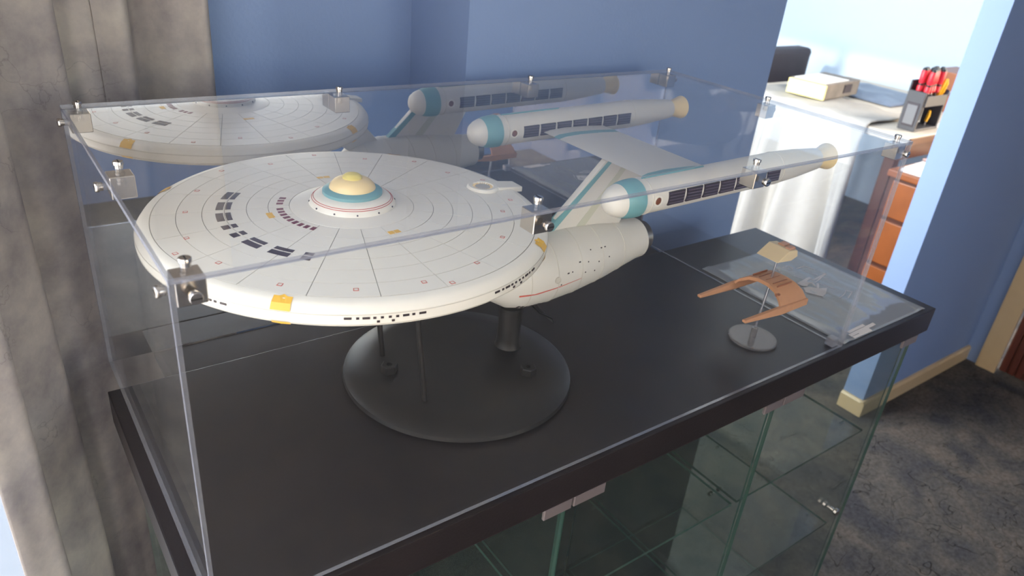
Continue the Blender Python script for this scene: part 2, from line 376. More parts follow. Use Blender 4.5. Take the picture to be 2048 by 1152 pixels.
# ------------------------------------------------------------------ curtains
def curtain(name, label, path, amp, wave, z0, z1, nz=26, ns=260, flare=0.0):
    """hanging cloth along a plan path, deep rounded folds, slight sway with height"""
    P = [Vector((p[0], p[1])) for p in path]; L = [0]
    for a, b in zip(P[:-1], P[1:]): L.append(L[-1]+(b-a).length)
    def at(s):
        s = min(max(s, 0), L[-1]-1e-6)
        for i in range(len(P)-1):
            if s <= L[i+1]: break
        t = (s-L[i])/(L[i+1]-L[i]); d = (P[i+1]-P[i]).normalized(); return P[i].lerp(P[i+1], t), Vector((-d.y, d.x))
    bm = NB(); rows = []
    for j in range(nz+1):
        f = j/nz; z = z1+(z0-z1)*f; row = []
        for i in range(ns+1):
            s = L[-1]*i/ns; p, n = at(s)
            ph = 2*PI*s/wave+.9*math.sin(s*7.3)
            a = amp*(.75+.35*math.sin(s*11+1.3))*(1+flare*f)
            d = a*(math.sin(ph)+.28*math.sin(2*ph+.6))+.006*math.sin(z*3+s*9)
            q = p+n*d; row.append(bm.verts.new((q.x, q.y, z)))
        rows.append(row)
    for A, B in zip(rows[:-1], rows[1:]):
        for i in range(ns): bm.faces.new((A[i], A[i+1], B[i+1], B[i]))
    o = obj(name, bm, M_curtain, None, 80)
    md = o.modifiers.new('thickness', 'SOLIDIFY'); md.thickness = .0015
    return tag(o, label, 'curtain')
curtain('curtain', 'mottled grey curtain gathered in folds at the back corner beside the case',
        [(.205, .635), (.06, .60), (-.04, .48), (-.125, .27)], .026, .115, FLOOR+.015, 1.25)
o = obj('curtain_rail', cyl(NB(), (-.2, -2.0, 1.27), (-.2, .6, 1.27), .012, 16), M_white); tag(o, 'white curtain rail above the garden door', 'curtain rail')

# ------------------------------------------------------------------ glass cabinet with black top
TX0, TX1, TY0, TY1, TH = -.013, 1.186, -.006, .372, .044
cab = thing('glass_cabinet', 'long glass-fronted display cabinet with a thick black top', 'cabinet', (.58, .18, FLOOR))
obj('top', BB((TX0, TY0, -TH), (TX1, TY1, 0), .0015, 2), M_black, cab)
obj('base', BB((TX0, TY0, FLOOR), (TX1, TY1, FLOOR+.06), .002, 2), M_blackedge, cab)
GX = (0.004, .387, .781, 1.160); GY0, GY1 = .006, .358; GZ0, GZ1 = FLOOR+.06, -TH
def glass_panel(name, a, b, parent, thin, medge=M_glassedge, mface=M_glass):
    bm = Bx(a, b); bm.faces.ensure_lookup_table()
    for f in bm.faces:
        n = f.normal; f.normal_update(); n = f.normal
        f.material_index = 0 if abs(n[thin]) > .5 else 1
    return obj(name, bm, [mface, medge], parent)
for x in GX: glass_panel('side_panel', (x-.0025, GY0+.007, GZ0), (x+.0025, GY1, GZ1), cab, 0)
for k in range(3):
    a, b = GX[k], GX[k+1]
    obj('back_panel', Bx((a+.004, GY1-.004, GZ0), (b-.004, GY1, GZ1)), mat('dark_back_panel', srgb(46, 48, 47), .18), cab)
    dr = glass_panel('door', (a-.0005 if k else a-.0025, GY0-.002, GZ0+.004), (b-.002 if k < 2 else b+.0025, GY0+.003, GZ1-.006), cab, 1)
    obj('door_knob', lathe(NB(), [(.004, 0), (.004, .006), (.0075, .009), (.0075, .014), (.004, .016)], 16, (b-.06, GY0-.002, -.42), (0, -1, 0)), M_chrome, dr, 40)
    for z in (-.265, -.50, -.735):
        sh = glass_panel('shelf', (a+.006, GY0+.016, z-.005), (b-.006, GY1-.008, z), cab, 2, M_glassedge, M_shelf)
        for px in (a+.0105, b-.0105):
            for py in (.06, .30):
                obj('shelf_pin', cyl(NB(), (px-.0035, py, z-.0085), (px+.0035, py, z-.0085), .0034, 10), M_chrome, sh, 40)
for x0, x1 in ((.345, .3855), (.3885, .437), (.739, .7795), (.7825, .832), (1.112, 1.1585), (.008, .05)):
    bk = obj('hinge_bracket', BB((x0, -.001, -TH-.016), (x1, .0035, -TH), .001, 1), M_gunmetal, cab)
    bk.location.y -= .0045

# ------------------------------------------------------------------ acrylic case
CL, CW, CH, CT = .91, .4376, .3158, .004
case = thing('acrylic_case', 'large clear acrylic display case with mirrored back and nickel clips', 'display case', (.455, .19, 0))
CZ = 0.0008
def acr(name, a, b, thin, m=M_clear): return glass_panel(name, a, b, case, thin, M_clearedge, m)
acr('top_panel', (0, 0, CH-CT), (CL, CW, CH), 2)
acr('front_panel', (0, 0, CZ), (CL, CT, CH-CT-.0004), 1)
acr('back_panel', (0, CW-CT, CZ), (CL, CW, CH-CT-.0004), 1, M_mirror)
acr('side_panel', (0, CT+.0003, CZ), (CT, CW-CT-.0003, CH-CT-.0004), 0)
acr('side_panel', (CL-CT, CT+.0003, CZ), (CL, CW-CT-.0003, CH-CT-.0004), 0)
obj('gap_filler', BB((.05, TY1+.001, -.004), (CL-CT-.002, CW-CT-.001, -.0005), .0004, 1), M_black, case)  # black strip added to darken the gap between table top and mirror
def screw(p, d, par):
    d = Vector(d)
    bm = lathe(NB(), [(.0036, 0), (.0036, .003), (.0044, .0032), (.0044, .0056), (.0040, .0062)], 16, p, d)
    s = obj('screw', bm, M_chrome, par, 40)
    u, v, _ = frame_of(d); c = Vector(p)+d*.0061
    bm = NB(); prism(bm, [c-u*.0035-v*.0005, c+u*.0035-v*.0005, c+u*.0035+v*.0005, c-u*.0035+v*.0005], d*.0003)
    obj('slot', bm, M_blackedge, par)
def clip(x, y, z, sx, sy, kind):
    """nickel block inside the corner; sx, sy point into the case"""
    e = .0195; zt = z-CT-.0006
    x0 = x+(CT+.0006)*sx if sx and kind != 'y' else x-e/2; x1 = x0+e*(sx if sx and kind != 'y' else 1)
    y0 = y+(CT+.0006)*sy if sy and kind != 'x' else y-e/2; y1 = y0+e*(sy if sy and kind != 'x' else 1)
    a = (min(x0, x1), min(y0, y1), zt-e); b = (max(x0, x1), max(y0, y1), zt)
    cl = obj('corner_clip', BB(a, b, .0006, 1), M_chrome, case)
    cx, cy = (a[0]+b[0])/2, (a[1]+b[1])/2
    screw((cx, cy, z), (0, 0, 1), cl)
    if kind != 'x': screw((cx, y, zt-e/2), (0, -sy, 0), cl)
    if kind != 'y': screw((x, cy, zt-e/2), (-sx, 0, 0), cl)
for x, sx in ((0, 1), (CL, -1)):
    for y, sy in ((0, 1), (CW, -1)): clip(x, y, CH, sx, sy, 'xy')
for x in (.302, .602):
    for y, sy in ((0, 1), (CW, -1)): clip(x, y, CH, 1, sy, 'y')
for x, sx in ((0, 1), (CL, -1)): clip(x, .22, CH, sx, 1, 'x')
# small clear corner blocks at the foot of the case
for x, sx in ((CT+.0006, 1), (CL-CT-.0006, -1)):
    for y, sy in ((CT+.0006, 1), (CW-CT-.0006, -1)):
        if y > .37: continue
        x1 = x+sx*.014; y1 = y+sy*.014
        obj('foot_block', BB((min(x, x1), min(y, y1), CZ), (max(x, x1), max(y, y1), .014), .001, 1), M_clearedge, case)

# ------------------------------------------------------------------ stand of the large model
SXC, SYC = .224, .2176                  # centre of the disc hull
st = thing('display_stand', 'matt black round stand with a thick post and two thin rods', 'display stand', (.368, .216, 0))
bm = lathe(NB(), [(.0, .0008), (.143, .0008), (.146, .003), (.145, .008), (.138, .0125), (.11, .0165), (.06, .0185), (0, .019)], 96, (.368, .216, 0))
obj('base', bm, M_stand, st, 40)
obj('post', lathe(NB(), [(.019, .015), (.0165, .022), (.0155, .03), (.0155, .0775)], 32, (.446, SYC, 0)), M_stand, st, 40)
obj('rod', cyl(NB(), (.288, .163, .016), (.268, .168, .2092), .0035, 14, .003), M_stand, st, 40)
obj('rod', cyl(NB(), (.288, .272, .016), (.268, .267, .2092), .0035, 14, .003), M_stand, st, 40)
for px, py, a in ((.279, .236, 15), (.430, .150, 40)):
    bm = lathe(NB(), [(.0105, 0), (.0105, .011), (.0095, .012), (.004, .012), (.004, .006)], 6, (px, py, .015)); bmesh.ops.rotate(bm, verts=bm.verts[:], cent=(px, py, 0), matrix=Matrix.Rotation(R(a), 3, 'Z'))
    obj('hex_socket', bm, M_stand, st)
def text_mesh(s, size, loc, rz, depth, m, parent, name):
    cu = bpy.data.curves.new('t', 'FONT'); cu.body = s; cu.size = size; cu.extrude = depth; cu.align_x = 'CENTER'; cu.resolution_u = 2
    to = bpy.data.objects.new('t', cu); COL.objects.link(to); to.location = loc; to.rotation_euler = (0, 0, rz)
    bpy.context.view_layer.update()
    dg = bpy.context.evaluated_depsgraph_get()
    me = bpy.data.meshes.new_from_object(to.evaluated_get(dg)); me.name = name
    me.transform(Matrix.Translation(-wloc(parent)) @ to.matrix_world)
    me.materials.clear(); me.materials.append(m)
    bpy.data.objects.remove(to)
    o = bpy.data.objects.new(name, me); COL.objects.link(o); o.parent = parent; return o
text_mesh('MODE\nSELECT', .0068, (.377, .145, .0171), R(-12), .0003, M_stand, st, 'raised_lettering')
text_mesh('AUX\nCONTROL', .0068, (.407, .138, .0168), R(-12), .0003, M_stand, st, 'raised_lettering')

# ------------------------------------------------------------------ large model: a plain white saucer rocket
ship = thing('model_spaceship', 'large off-white model spaceship with a round disc hull on a black stand', 'model spaceship', (.446, SYC, .082))
C0 = Vector((SXC, SYC, 0)); RS = .205
def ring_z(r): return .2523-(r-.0625)*(.0053/.128)
prof = [(0, .2085), (.06, .2095), (.12, .2135), (.18, .2205), (.198, .2240), (.2035, .2275), (.2050, .2325), (.2043, .2390), (.2010, .2437), (.1965, .2462), (.1912, .2469),
        (.1908, ring_z(.19)-.0007), (.0627, ring_z(.0625)-.0007), (.0622, .2523), (.044, .2555), (0, .2555)]
hbm = lathe(NB(), prof, 160, C0)
for f in hbm.faces:
    c = f.calc_center_median(); rr = math.hypot(c.x-SXC, c.y-SYC)
    if .064 < rr < .1905 and c.z > .243: f.material_index = 1
hull = obj('disc_hull', hbm, [M_hull, M_groove], ship, 28)
RR = [.0627, .0832, .1037, .1242, .1447, .1680, .1906]
NS = 20
for i in range(6):
    r0, r1 = RR[i]+.00030, RR[i+1]-.00030; n = 6
    bm = NB(); a0 = .00032/((r0+r1)/2); a1 = 2*PI/NS-a0
    g = {}
    for k in range(n+1):
        a = a0+(a1-a0)*k/n
        for jj, r in enumerate((r0, r1)):
            for t, dz in enumerate((-.0008, 0)):
                g[k, jj, t] = bm.verts.new((r*math.cos(a), r*math.sin(a), ring_z(r)+dz-wloc(hull).z))
    for k in range(n):
        bm.faces.new((g[k, 0, 1], g[k, 1, 1], g[k+1, 1, 1], g[k+1, 0, 1]))
        bm.faces.new((g[k, 0, 0], g[k, 0, 1], g[k+1, 0, 1], g[k+1, 0, 0])); bm.faces.new((g[k, 1, 0], g[k+1, 1, 0], g[k+1, 1, 1], g[k, 1, 1]))
    bm.faces.new((g[0, 0, 0], g[0, 1, 0], g[0, 1, 1], g[0, 0, 1])); bm.faces.new((g[n, 0, 0], g[n, 0, 1], g[n, 1, 1], g[n, 1, 0]))
    me = bpy.data.meshes.new('hull_panel'); bm.to_mesh(me); bm.free(); me.materials.append(M_hull)
    off = C0-wloc(hull); off.z = 0
    for k in range(NS):
        o = bpy.data.objects.new('hull_panel', me); COL.objects.link(o); o.parent = hull
        o.location = off; o.rotation_euler = (0, 0, 2*PI*k/NS+(.5 if i % 2 else 0)*0)
# centre dome, ringed like a bell
obj('dome_base', lathe(NB(), [(.044, .2553), (.0425, .2590), (.038, .2632), (.031, .2660), (0, .2660)], 72, C0), M_hull, ship, 30)
obj('dome_ring', lathe(NB(), [(.0302, .2658), (.0300, .2690), (.0255, .2715), (0, .2715)], 72, C0), M_teal, ship, 30)
obj('dome', lathe(NB(), [(.0235, .2713), (.0225, .2745), (.019, .2785), (.0135, .2812), (0, .2818)], 64, C0), M_cream2, ship, 30)
obj('dome_cap', lathe(NB(), [(.0100, .2810), (.0098, .2828), (.0075, .2852), (.004, .2864), (0, .2868)], 40, C0), M_yellow, ship, 35)
for r, z in ((.0408, .2609), (.0392, .2623)):
    bm = NB(); n = 96; tube(bm, [C0+Vector((r*math.cos(a), r*math.sin(a), z)) for a in [2*PI*k/n for k in range(n+1)]], .0003, 6)
    obj('dome_stripe', bm, M_red, ship, 60)
for k in range(12):
    a = 2*PI*k/12+.2; p = C0+Vector((.0434*math.cos(a), .0434*math.sin(a), .2575))
    obj('porthole', cyl(NB(), p-Vector((math.cos(a), math.sin(a), .3)).normalized()*.001, p+Vector((math.cos(a), math.sin(a), .3)).normalized()*.0004, .0009, 10), M_dark, ship)
# round hatch and plain block at the back of the disc
hx = .386
hb = obj('hatch_ring', lathe(NB(), [(.0185, .2455), (.0185, .2495), (.0165, .2515), (.0125, .2515), (.011, .2495), (.0, .2492)], 48, (hx, SYC, 0)), M_hull, ship, 30)
obj('hatch_lid', lathe(NB(), [(.0085, .2490), (.0085, .2503), (.006, .2510), (0, .2511)], 36, (hx, SYC, 0)), mat('grey_hatch', srgb(176, 172, 164), .5), hb, 30)
for k in range(24):
    a = 2*PI*k/24; u = Vector((math.cos(a), math.sin(a), 0)); c = Vector((hx, SYC, .2508)); v = Vector((-u.y, u.x, 0))
    obj('hatch_rib', prism(NB(), [c+u*.0092-v*.0003, c+u*.0122-v*.0003, c+u*.0122+v*.0003, c+u*.0092+v*.0003], (0, 0, -.0015)), M_cream2, hb)
bm = NB(); prism(bm, [(.400, SYC-.0125, .2448), (.436, SYC-.0105, .2405), (.436, SYC+.0105, .2405), (.400, SYC+.0125, .2448)], (0, 0, .0062)); bevel(bm, .001, 2)
obj('rear_block', bm, M_hull, ship)
bm = NB(); prism(bm, [(.345, SYC-.005, .2466), (.369, SYC-.004, .2460), (.369, SYC+.004, .2460), (.345, SYC+.005, .2466)], (0, 0, .0014)); bevel(bm, .0004, 1)
obj('teal_plate', bm, M_teal, ship)
# flat marks on the disc: plain blocks, small outlined squares, amber hatches
def pol(r, adeg, z=None):
    a = R(adeg); return C0+Vector((r*math.cos(a), r*math.sin(a), ring_z(r) if z is None else z))
def arc_block(name, r0, r1, a0, a1, m, parent=ship, h=.00025):
    bm = NB(); n = 4; top = []; bot = []
    for k in range(n+1):
        a = a0+(a1-a0)*k/n
        top.append((bm.verts.new(pol(r0, a)+Vector((0, 0, h))), bm.verts.new(pol(r1, a)+Vector((0, 0, h)))))
        bot.append((bm.verts.new(pol(r0, a)-Vector((0, 0, h))), bm.verts.new(pol(r1, a)-Vector((0, 0, h)))))
    for k in range(n):
        bm.faces.new((top[k][0], top[k][1], top[k+1][1], top[k+1][0])); bm.faces.new((bot[k][0], bot[k+1][0], bot[k+1][1], bot[k][1]))
        bm.faces.new((bot[k][0], top[k][0], top[k+1][0], bot[k+1][0])); bm.faces.new((bot[k][1], bot[k+1][1], top[k+1][1], top[k][1]))
    bm.faces.new((bot[0][0], bot[0][1], top[0][1], top[0][0])); bm.faces.new((bot[n][0], top[n][0], top[n][1], bot[n][1]))
    bmesh.ops.recalc_face_normals(bm, faces=bm.faces[:])
    return obj(name, bm, m, parent)
for a0, a1 in ((139, 148), (152, 161), (165, 174), (179, 183), (188, 192), (197, 206), (211, 220), (225, 229)):
    arc_block('dark_mark', .1185, .1235, a0, a1, M_dark); arc_block('dark_mark', .1255, .1325, a0, a1, M_dark)
for k in range(13):
    a0 = 141+k*6.0
    if k == 3: continue
    arc_block('maroon_mark', .0690, .0755, a0, a0+3.6, M_maroon)
for a, r in ((161, .78), (183, .81), (191, .905), (204, .83), (226, .87), (246, .87), (265, .86), (272, .94-.03), (286, .83), (309, .79), (346, .86), (334, .77), (140, .80), (118, .88), (100, .80), (80, .88), (60, .80), (40, .86), (22, .8), (8, .88)):
    rr = r*RS; da = .0022/rr*57.3
    q0 = [pol(rr-.0022, a-da), pol(rr+.0022, a-da), pol(rr+.0022, a+da), pol(rr-.0022, a+da)]; c = sum(q0, Vector())/4
    q1 = [c+(p-c)*.74 for p in q0]; bm = NB(); dz = Vector((0, 0, .00025))
    A = [bm.verts.new(p+dz) for p in q0]; B = [bm.verts.new(p+dz) for p in q1]; A2 = [bm.verts.new(p-dz) for p in q0]
    for k in range(4):
        j = (k+1) % 4; bm.faces.new((A[k], A[j], B[j], B[k])); bm.faces.new((A2[k], A2[j], A[j], A[k]))
    bmesh.ops.recalc_face_normals(bm, faces=bm.faces[:]); obj('square_mark', bm, M_red, ship)
for a, r in ((176, .41), (275, .385), (86, .44)):
    arc_block('amber_mark', r*RS-.003, r*RS+.003, a-4.5, a-.3, M_amber); arc_block('amber_mark', r*RS-.003, r*RS+.003, a+.3, a+4.5, M_amber)
for a in (140, 229, 312, 50):      # hatches folded over the rim
    def rimq(da, pr): return [C0+Vector((r*math.cos(R(a+da)), r*math.sin(R(a+da)), z)) for r, z in pr]
    pr = [(.1950, .2472), (.2014, .2443), (.2050, .2392)]
    bm = NB(); A = [bm.verts.new(p) for p in rimq(-1.0, pr)]; B = [bm.verts.new(p) for p in rimq(0, [(.1925, .2476)]+pr[1:])]; D = [bm.verts.new(p) for p in rimq(1.0, pr)]
    A2 = [bm.verts.new(p) for p in rimq(-2.3, pr)]; D2 = [bm.verts.new(p) for p in rimq(2.3, pr)]
    for P, Q in ((A2, A), (A, B), (B, D), (D, D2)):
        for k in range(2): bm.faces.new((P[k], P[k+1], Q[k+1], Q[k]))
    bmesh.ops.recalc_face_normals(bm, faces=bm.faces[:]); obj('amber_hatch', bm, M_amber, ship)
    bm = NB(); A = [bm.verts.new(p) for p in rimq(-2.2, [(.2048, .2292), (.2028, .2262)])]; D = [bm.verts.new(p) for p in rimq(2.2, [(.2048, .2292), (.2028, .2262)])]
    M_ = [bm.verts.new(p) for p in rimq(0, [(.2054, .2292), (.2034, .2262)])]
    bm.faces.new((A[0], A[1], M_[1], M_[0])); bm.faces.new((M_[0], M_[1], D[1], D[0])); obj('amber_hatch', bm, M_amber, ship)
def rim_dash(a, wdeg, z, h=.0009):
    bm = NB(); r = .2053; u = Vector((math.cos(R(a)), math.sin(R(a)), 0)); v = Vector((-u.y, u.x, 0)); c = C0+u*(.2046 if z > .235 else .2049)+Vector((0, 0, z)); wv = wdeg*.00358/2
    prism(bm, [c-v*wv-Vector((0, 0, h)), c+v*wv-Vector((0, 0, h)), c+v*wv+Vector((0, 0, h)), c-v*wv+Vector((0, 0, h))], u*.0007)
    obj('rim_window', bm, M_slot, ship)
for ac in (207, 253, 292):
    for da, wd in ((-9, 1.7), (-6.8, .7), (-4.9, 1.7), (-3, .7), (-1.3, .7), (.5, .7), (2.2, .7), (4.2, 1.5), (6, .7), (8.2, 1.7)): rim_dash(ac+da, wd, .2352)
    for da in (-2.2, 1.2): rim_dash(ac+da, .7, .2318)
for z, rr in ((.2285, .2041), (.2380, .2046)):          # moulded lines round the rim
    bm = NB(); n = 160; tube(bm, [C0+Vector((rr*math.cos(2*PI*k/n), rr*math.sin(2*PI*k/n), z)) for k in range(n+1)], .0004, 5)
    obj('rim_line', bm, M_hull2, ship, 60)
# pylon under the disc, tapering rocket body behind it
bm = NB(); prism(bm, [(.345, SYC-.009, .213), (.425, SYC-.009, .219), (.480, SYC-.011, .160), (.415, SYC-.011, .160)], (0, .018, 0)); bevel(bm, .004, 2)
obj('pylon', bm, M_hullb, ship)
AX = Vector((1, 0, .05)).normalized(); F0 = Vector((.395, SYC, .124))
fprof = [(0, 0), (.016, .003), (.030, .012), (.041, .028), (.047, .050), (.0485, .085), (.0465, .130), (.041, .180), (.033, .225), (.029, .250), (.0285, .262), (.024, .262), (.022, .25), (0, .25)]
fus = obj('rocket_body', lathe(NB(), fprof, 72, F0, AX), M_hullb, ship, 30)
obj('nozzle', lathe(NB(), [(.012, .245), (.014, .256), (.019, .270), (.0215, .278), (.0195, .278), (.013, .262), (0, .256)], 40, F0, AX), M_nozzle, ship, 40)
def fr(h):
    for (r0, h0), (r1, h1) in zip(fprof[:-1], fprof[1:]):
        if h0 <= h <= h1 and h1 > h0: return r0+(r1-r0)*(h-h0)/(h1-h0)
fu, fv, fd = frame_of(AX)
for h in (.045, .085, .125, .165, .21):
    bm = NB(); n = 60; tube(bm, [F0+AX*h+(fu*math.cos(2*PI*k/n)+fv*math.sin(2*PI*k/n))*(fr(h)+.0001) for k in range(n+1)], .0005, 5)
    obj('body_seam', bm, M_hull2, fus, 60)
def on_body(h, ang):      # ang: 0 = straight out to the viewer's side (-Y), positive = up
    d = Vector((0, -math.cos(R(ang)), math.sin(R(ang)))); return F0+AX*h+d*fr(h), d
for h, ang, wd in ((.10, 8, .003), (.107, 8, .0016), (.120, 20, .003), (.135, 16, .0016), (.142, 34, .0016), (.155, 10, .0016), (.162, 32, .0024), (.169, 32, .0024), (.13, 0, .0016), (.148, -4, .0016), (.175, 12, .0016), (.09, -8, .0016)):
    p, d = on_body(h, ang); s = d.cross(AX)
    obj('body_window', prism(NB(), [p-AX*wd/2-s*.0008-d*.001, p+AX*wd/2-s*.0008-d*.001, p+AX*wd/2+s*.0008-d*.001, p-AX*wd/2+s*.0008-d*.001], d*.0014), M_slot, fus)
for k in range(6):
    p, d = on_body(.040+k*.0058, -50); s = d.cross(AX)
    obj('body_window', prism(NB(), [p-AX*.0018-s*.003-d*.0015, p+AX*.0018-s*.003-d*.0015, p+AX*.0018+s*.003-d*.0015, p-AX*.0018+s*.003-d*.0015], d*.002), M_slot, fus)
bm = NB(); pts = [on_body(.03+k*.012, -14+k*.6)[0] for k in range(9)]
tube(bm, pts, [.0011-.0001*k for k in range(9)], 6); obj('red_stripe', bm, M_red, fus, 60)
p, d = on_body(.083, 2)
obj('body_port', lathe(NB(), [(.0046, -.001), (.0046, .0007), (.0038, .0007), (.0036, .0002), (0, .0002)], 24, p, d), M_hull2, fus, 30)
# two rocket pods at the ends of the tail wing
PX0, PX1, PZ0, PZ1, PR = .452, .860, .2680, .2760, .0205
for sgn in (1, -1):
    yP = SYC+sgn*.1345
    A0 = Vector((PX0, yP, PZ0)); AP = (Vector((PX1, yP, PZ1))-A0).normalized(); Lp = (Vector((PX1, yP, PZ1))-A0).length
    pod = obj('rocket_pod', lathe(NB(), [(0, 0), (.007, .0012), (.0125, .005), (.0165, .0115), (.0192, .020), (PR, .034), (PR, .290), (.0185, .330), (.0150, .372), (.0145, .378)], 56, A0, AP), M_hullb, ship, 28)
    obj('nose_ring', lathe(NB(), [(.0187, .018), (.0206, .0245), (.0216, .034), (.0216, .042), (.0204, .0425)], 56, A0, AP), M_teal, pod, 30)
    obj('nozzle', lathe(NB(), [(.0135, .374), (.0125, .383), (.0150, .397), (.0178, .407), (.0165, .407), (.0105, .388), (0, .384)], 40, A0, AP), M_cream2, pod, 35)
    u = Vector((0, 0, 1)); u = (u-AP*u.dot(AP)).normalized()
    for k in (.052, .285):
        bm = NB(); n = 48; s = AP.cross(u)
        tube(bm, [A0+AP*k+(u*math.cos(2*PI*j/n)+s*math.sin(2*PI*j/n))*PR for j in range(n+1)], .0006, 5); obj('pod_seam', bm, M_hull2, pod, 60)
    tp = [A0+AP*h+u*(PR+.0003) for h in (.05, .10, .15)]
    tube_bm = NB(); tube(tube_bm, tp, [.0012, .0016, .0012], 6); obj('top_stripe', tube_bm, M_teal, pod, 60)
    for side in (1, -1):      # long dark vents with ribs along both flanks
        s = Vector((0, side, 0)); c0 = A0+s*PR*.93
        for k in range(7):
            h0 = .076+k*.029
            vent = obj('vent', prism(NB(), [c0+AP*h0-u*.0078, c0+AP*(h0+.0255)-u*.0078, c0+AP*(h0+.0255)+u*.0078, c0+AP*h0+u*.0078], s*.0020), M_slot, pod)
            for jj in range(4):
                c = c0+u*(-.0054+jj*.0036)+s*.0020
                obj('vent_rib', Bx(c-u*.0005-s*.0002+AP*(h0+.001), c+u*.0005+s*.0006+AP*(h0+.0245)), M_slotrib, vent)
        pc = A0+AP*.060+s*PR*.97
        obj('pod_port', lathe(NB(), [(.0062, -.003), (.0062, .0012), (.0046, .0012), (.0044, .0004), (0, .0004)], 24, pc, s), M_hull, pod, 30)
        obj('pod_lens', lathe(NB(), [(.0042, -.002), (.0042, .0008), (.003, .0016), (0, .0018)], 20, pc, s), M_brown, pod, 30)
# upright tail fin on the body carrying one straight wing between the pods
bm = NB(); prism(bm, [(.478, SYC-.0045, .168), (.575, SYC-.0045, .2630), (.668, SYC-.0045, .2630), (.612, SYC-.0045, .160)], (0, .009, 0)); bevel(bm, .002, 2)
fin = obj('tail_fin', bm, M_hullb, ship)
for f0, f1, m_, nm in ((.02, .12, M_teal, 'fin_edge'), (.40, .52, mat('greenish_grey', srgb(190, 190, 172), .5), 'fin_stripe')):
    A, B, C_, D = Vector((.478, SYC, .172)), Vector((.575, SYC, .2600)), Vector((.668, SYC, .2600)), Vector((.612, SYC, .168))
    q = [A.lerp(D, f0), B.lerp(C_, f0), B.lerp(C_, f1), A.lerp(D, f1)]
    obj(nm, prism(NB(), [p-Vector((0, .0049, 0)) for p in q], (0, .0098, 0)), m_, fin)
sec = [(.562, .2665), (.572, .2690), (.600, .2702), (.640, .2692), (.672, .2672), (.640, .2650), (.600, .2636), (.572, .2642)]
wing = obj('tail_wing', prism(NB(), [(x, SYC-.120, z) for x, z in sec], (0, .240, 0)), M_hullb, ship, 30)
for yy in (-.085, .085):
    obj('wing_band', prism(NB(), [(SX_, SYC+yy-.006, z) for SX_, z in [(.6155+(x-.6155)*1.006, .267+(z-.267)*1.10) for x, z in sec]], (0, .012, 0)), M_teal, wing, 30)
# thin cable running off the stand
bm = NB(); tube(bm, [(.474, SYC, .0765), (.500, .222, .050), (.540, .240, .022), (.556, .252, .004), (.560, .275, .0022), (.57, .31, .0022), (.585, .35, .0022)], .0010, 7)
o = obj('power_cable', bm, M_blackedge, None, 60); tag(o, 'thin black cable hanging from the large model down to the table', 'cable')

# ------------------------------------------------------------------ small tan craft on a clear stand
sc = thing('model_stand', 'clear round stand disc with a thin clear rod under the tan model', 'display stand', (.800, .081, 0))
obj('disc', lathe(NB(), [(.0345, .0008), (.036, .002), (.036, .0045), (.0345, .0058), (0, .0058)], 64, (.800, .081, 0)), M_disc, sc, 30)
obj('socket', lathe(NB(), [(.0045, .0059), (.0045, .020), (.003, .022)], 16, (.800, .081, 0)), M_disc, sc, 30)
obj('rod', cyl(NB(), (.800, .081, .0225), (.806, .081, .0880), .0022, 12), M_rod, sc, 40)
ct = thing('model_craft', 'small tan horseshoe-shaped model craft with a cream wedge head on a rod', 'model spaceship', (.806, .081, .089))
yc = .079
def craft_plate():
    bm = NB()
    # arched bridge between the arms (section across y), swept in x
    ys = [-.042, -.034, -.022, -.008, .008, .022, .034, .042]; zs = [.080, .090, .0975, .1005, .1005, .0975, .090, .080]
    fx = [.776, .778, .782, .784, .784, .782, .778, .776]; bx_ = [.836, .834, .831, .829, .829, .831, .834, .836]
    top = [[bm.verts.new((x, yc+y, z+.0025)) for x in (a, (a+b)/2, b)] for y, z, a, b in zip(ys, zs, fx, bx_)]
    bot = [[bm.verts.new((x, yc+y, z-.0025)) for x in (a, (a+b)/2, b)] for y, z, a, b in zip(ys, zs, fx, bx_)]
    n = len(ys)
    for i in range(n-1):
        for k in range(2):
            bm.faces.new((top[i][k], top[i][k+1], top[i+1][k+1], top[i+1][k])); bm.faces.new((bot[i][k], bot[i+1][k], bot[i+1][k+1], bot[i][k+1]))
        bm.faces.new((top[i][0], top[i+1][0], bot[i+1][0], bot[i][0])); bm.faces.new((top[i][2], bot[i][2], bot[i+1][2], top[i+1][2]))
    for i in (0, n-1):
        for k in range(2): bm.faces.new((top[i][k], bot[i][k], bot[i][k+1], top[i][k+1]))
    bmesh.ops.recalc_face_normals(bm, faces=bm.faces[:]); return bm
obj('bridge', craft_plate(), M_tan, ct, 20)
for sg in (1, -1):
    y = yc+sg*.0405
    bm = NB()
    prism(bm, [(.838, y+.004*sg, .0725), (.780, y+.0045*sg, .0715), (.700, y+.002*sg, .0770), (.699, y+.002*sg, .0812), (.776, y+.0045*sg, .0840), (.838, y+.004*sg, .0830)], (0, -sg*.0065, 0)); bevel(bm, .001, 1)
    obj('arm', bm, M_tan, ct)
for k, yy in enumerate((-.02, -.012, .0, .012, .022)):
    obj('panel_line', Bx((.790, yc+yy-.0006, .1000), (.823, yc+yy+.0006, .1034-abs(yy)*.03)), M_tandark, ct)
obj('red_panel', Bx((.7795, yc-.031, .0922), (.7845, yc-.026, .0965)), M_tandark, ct)
obj('collar', cyl(NB(), (.806, .081, .0885), (.806, .081, .0972), .0042, 12), M_tandark, ct, 40)
obj('neck_rod', cyl(NB(), (.8063, .081, .1030), (.8075, .081, .1360), .0016, 12), M_rod, ct, 40)
bm = NB(); prism(bm, [(.782, .064, .1375), (.806, .064, .1515), (.824, .064, .1490), (.828, .064, .1390), (.815, .064, .1345)], (0, .036, 0)); bevel(bm, .0006, 1)
hd = obj('head', bm, M_tan2, ct)
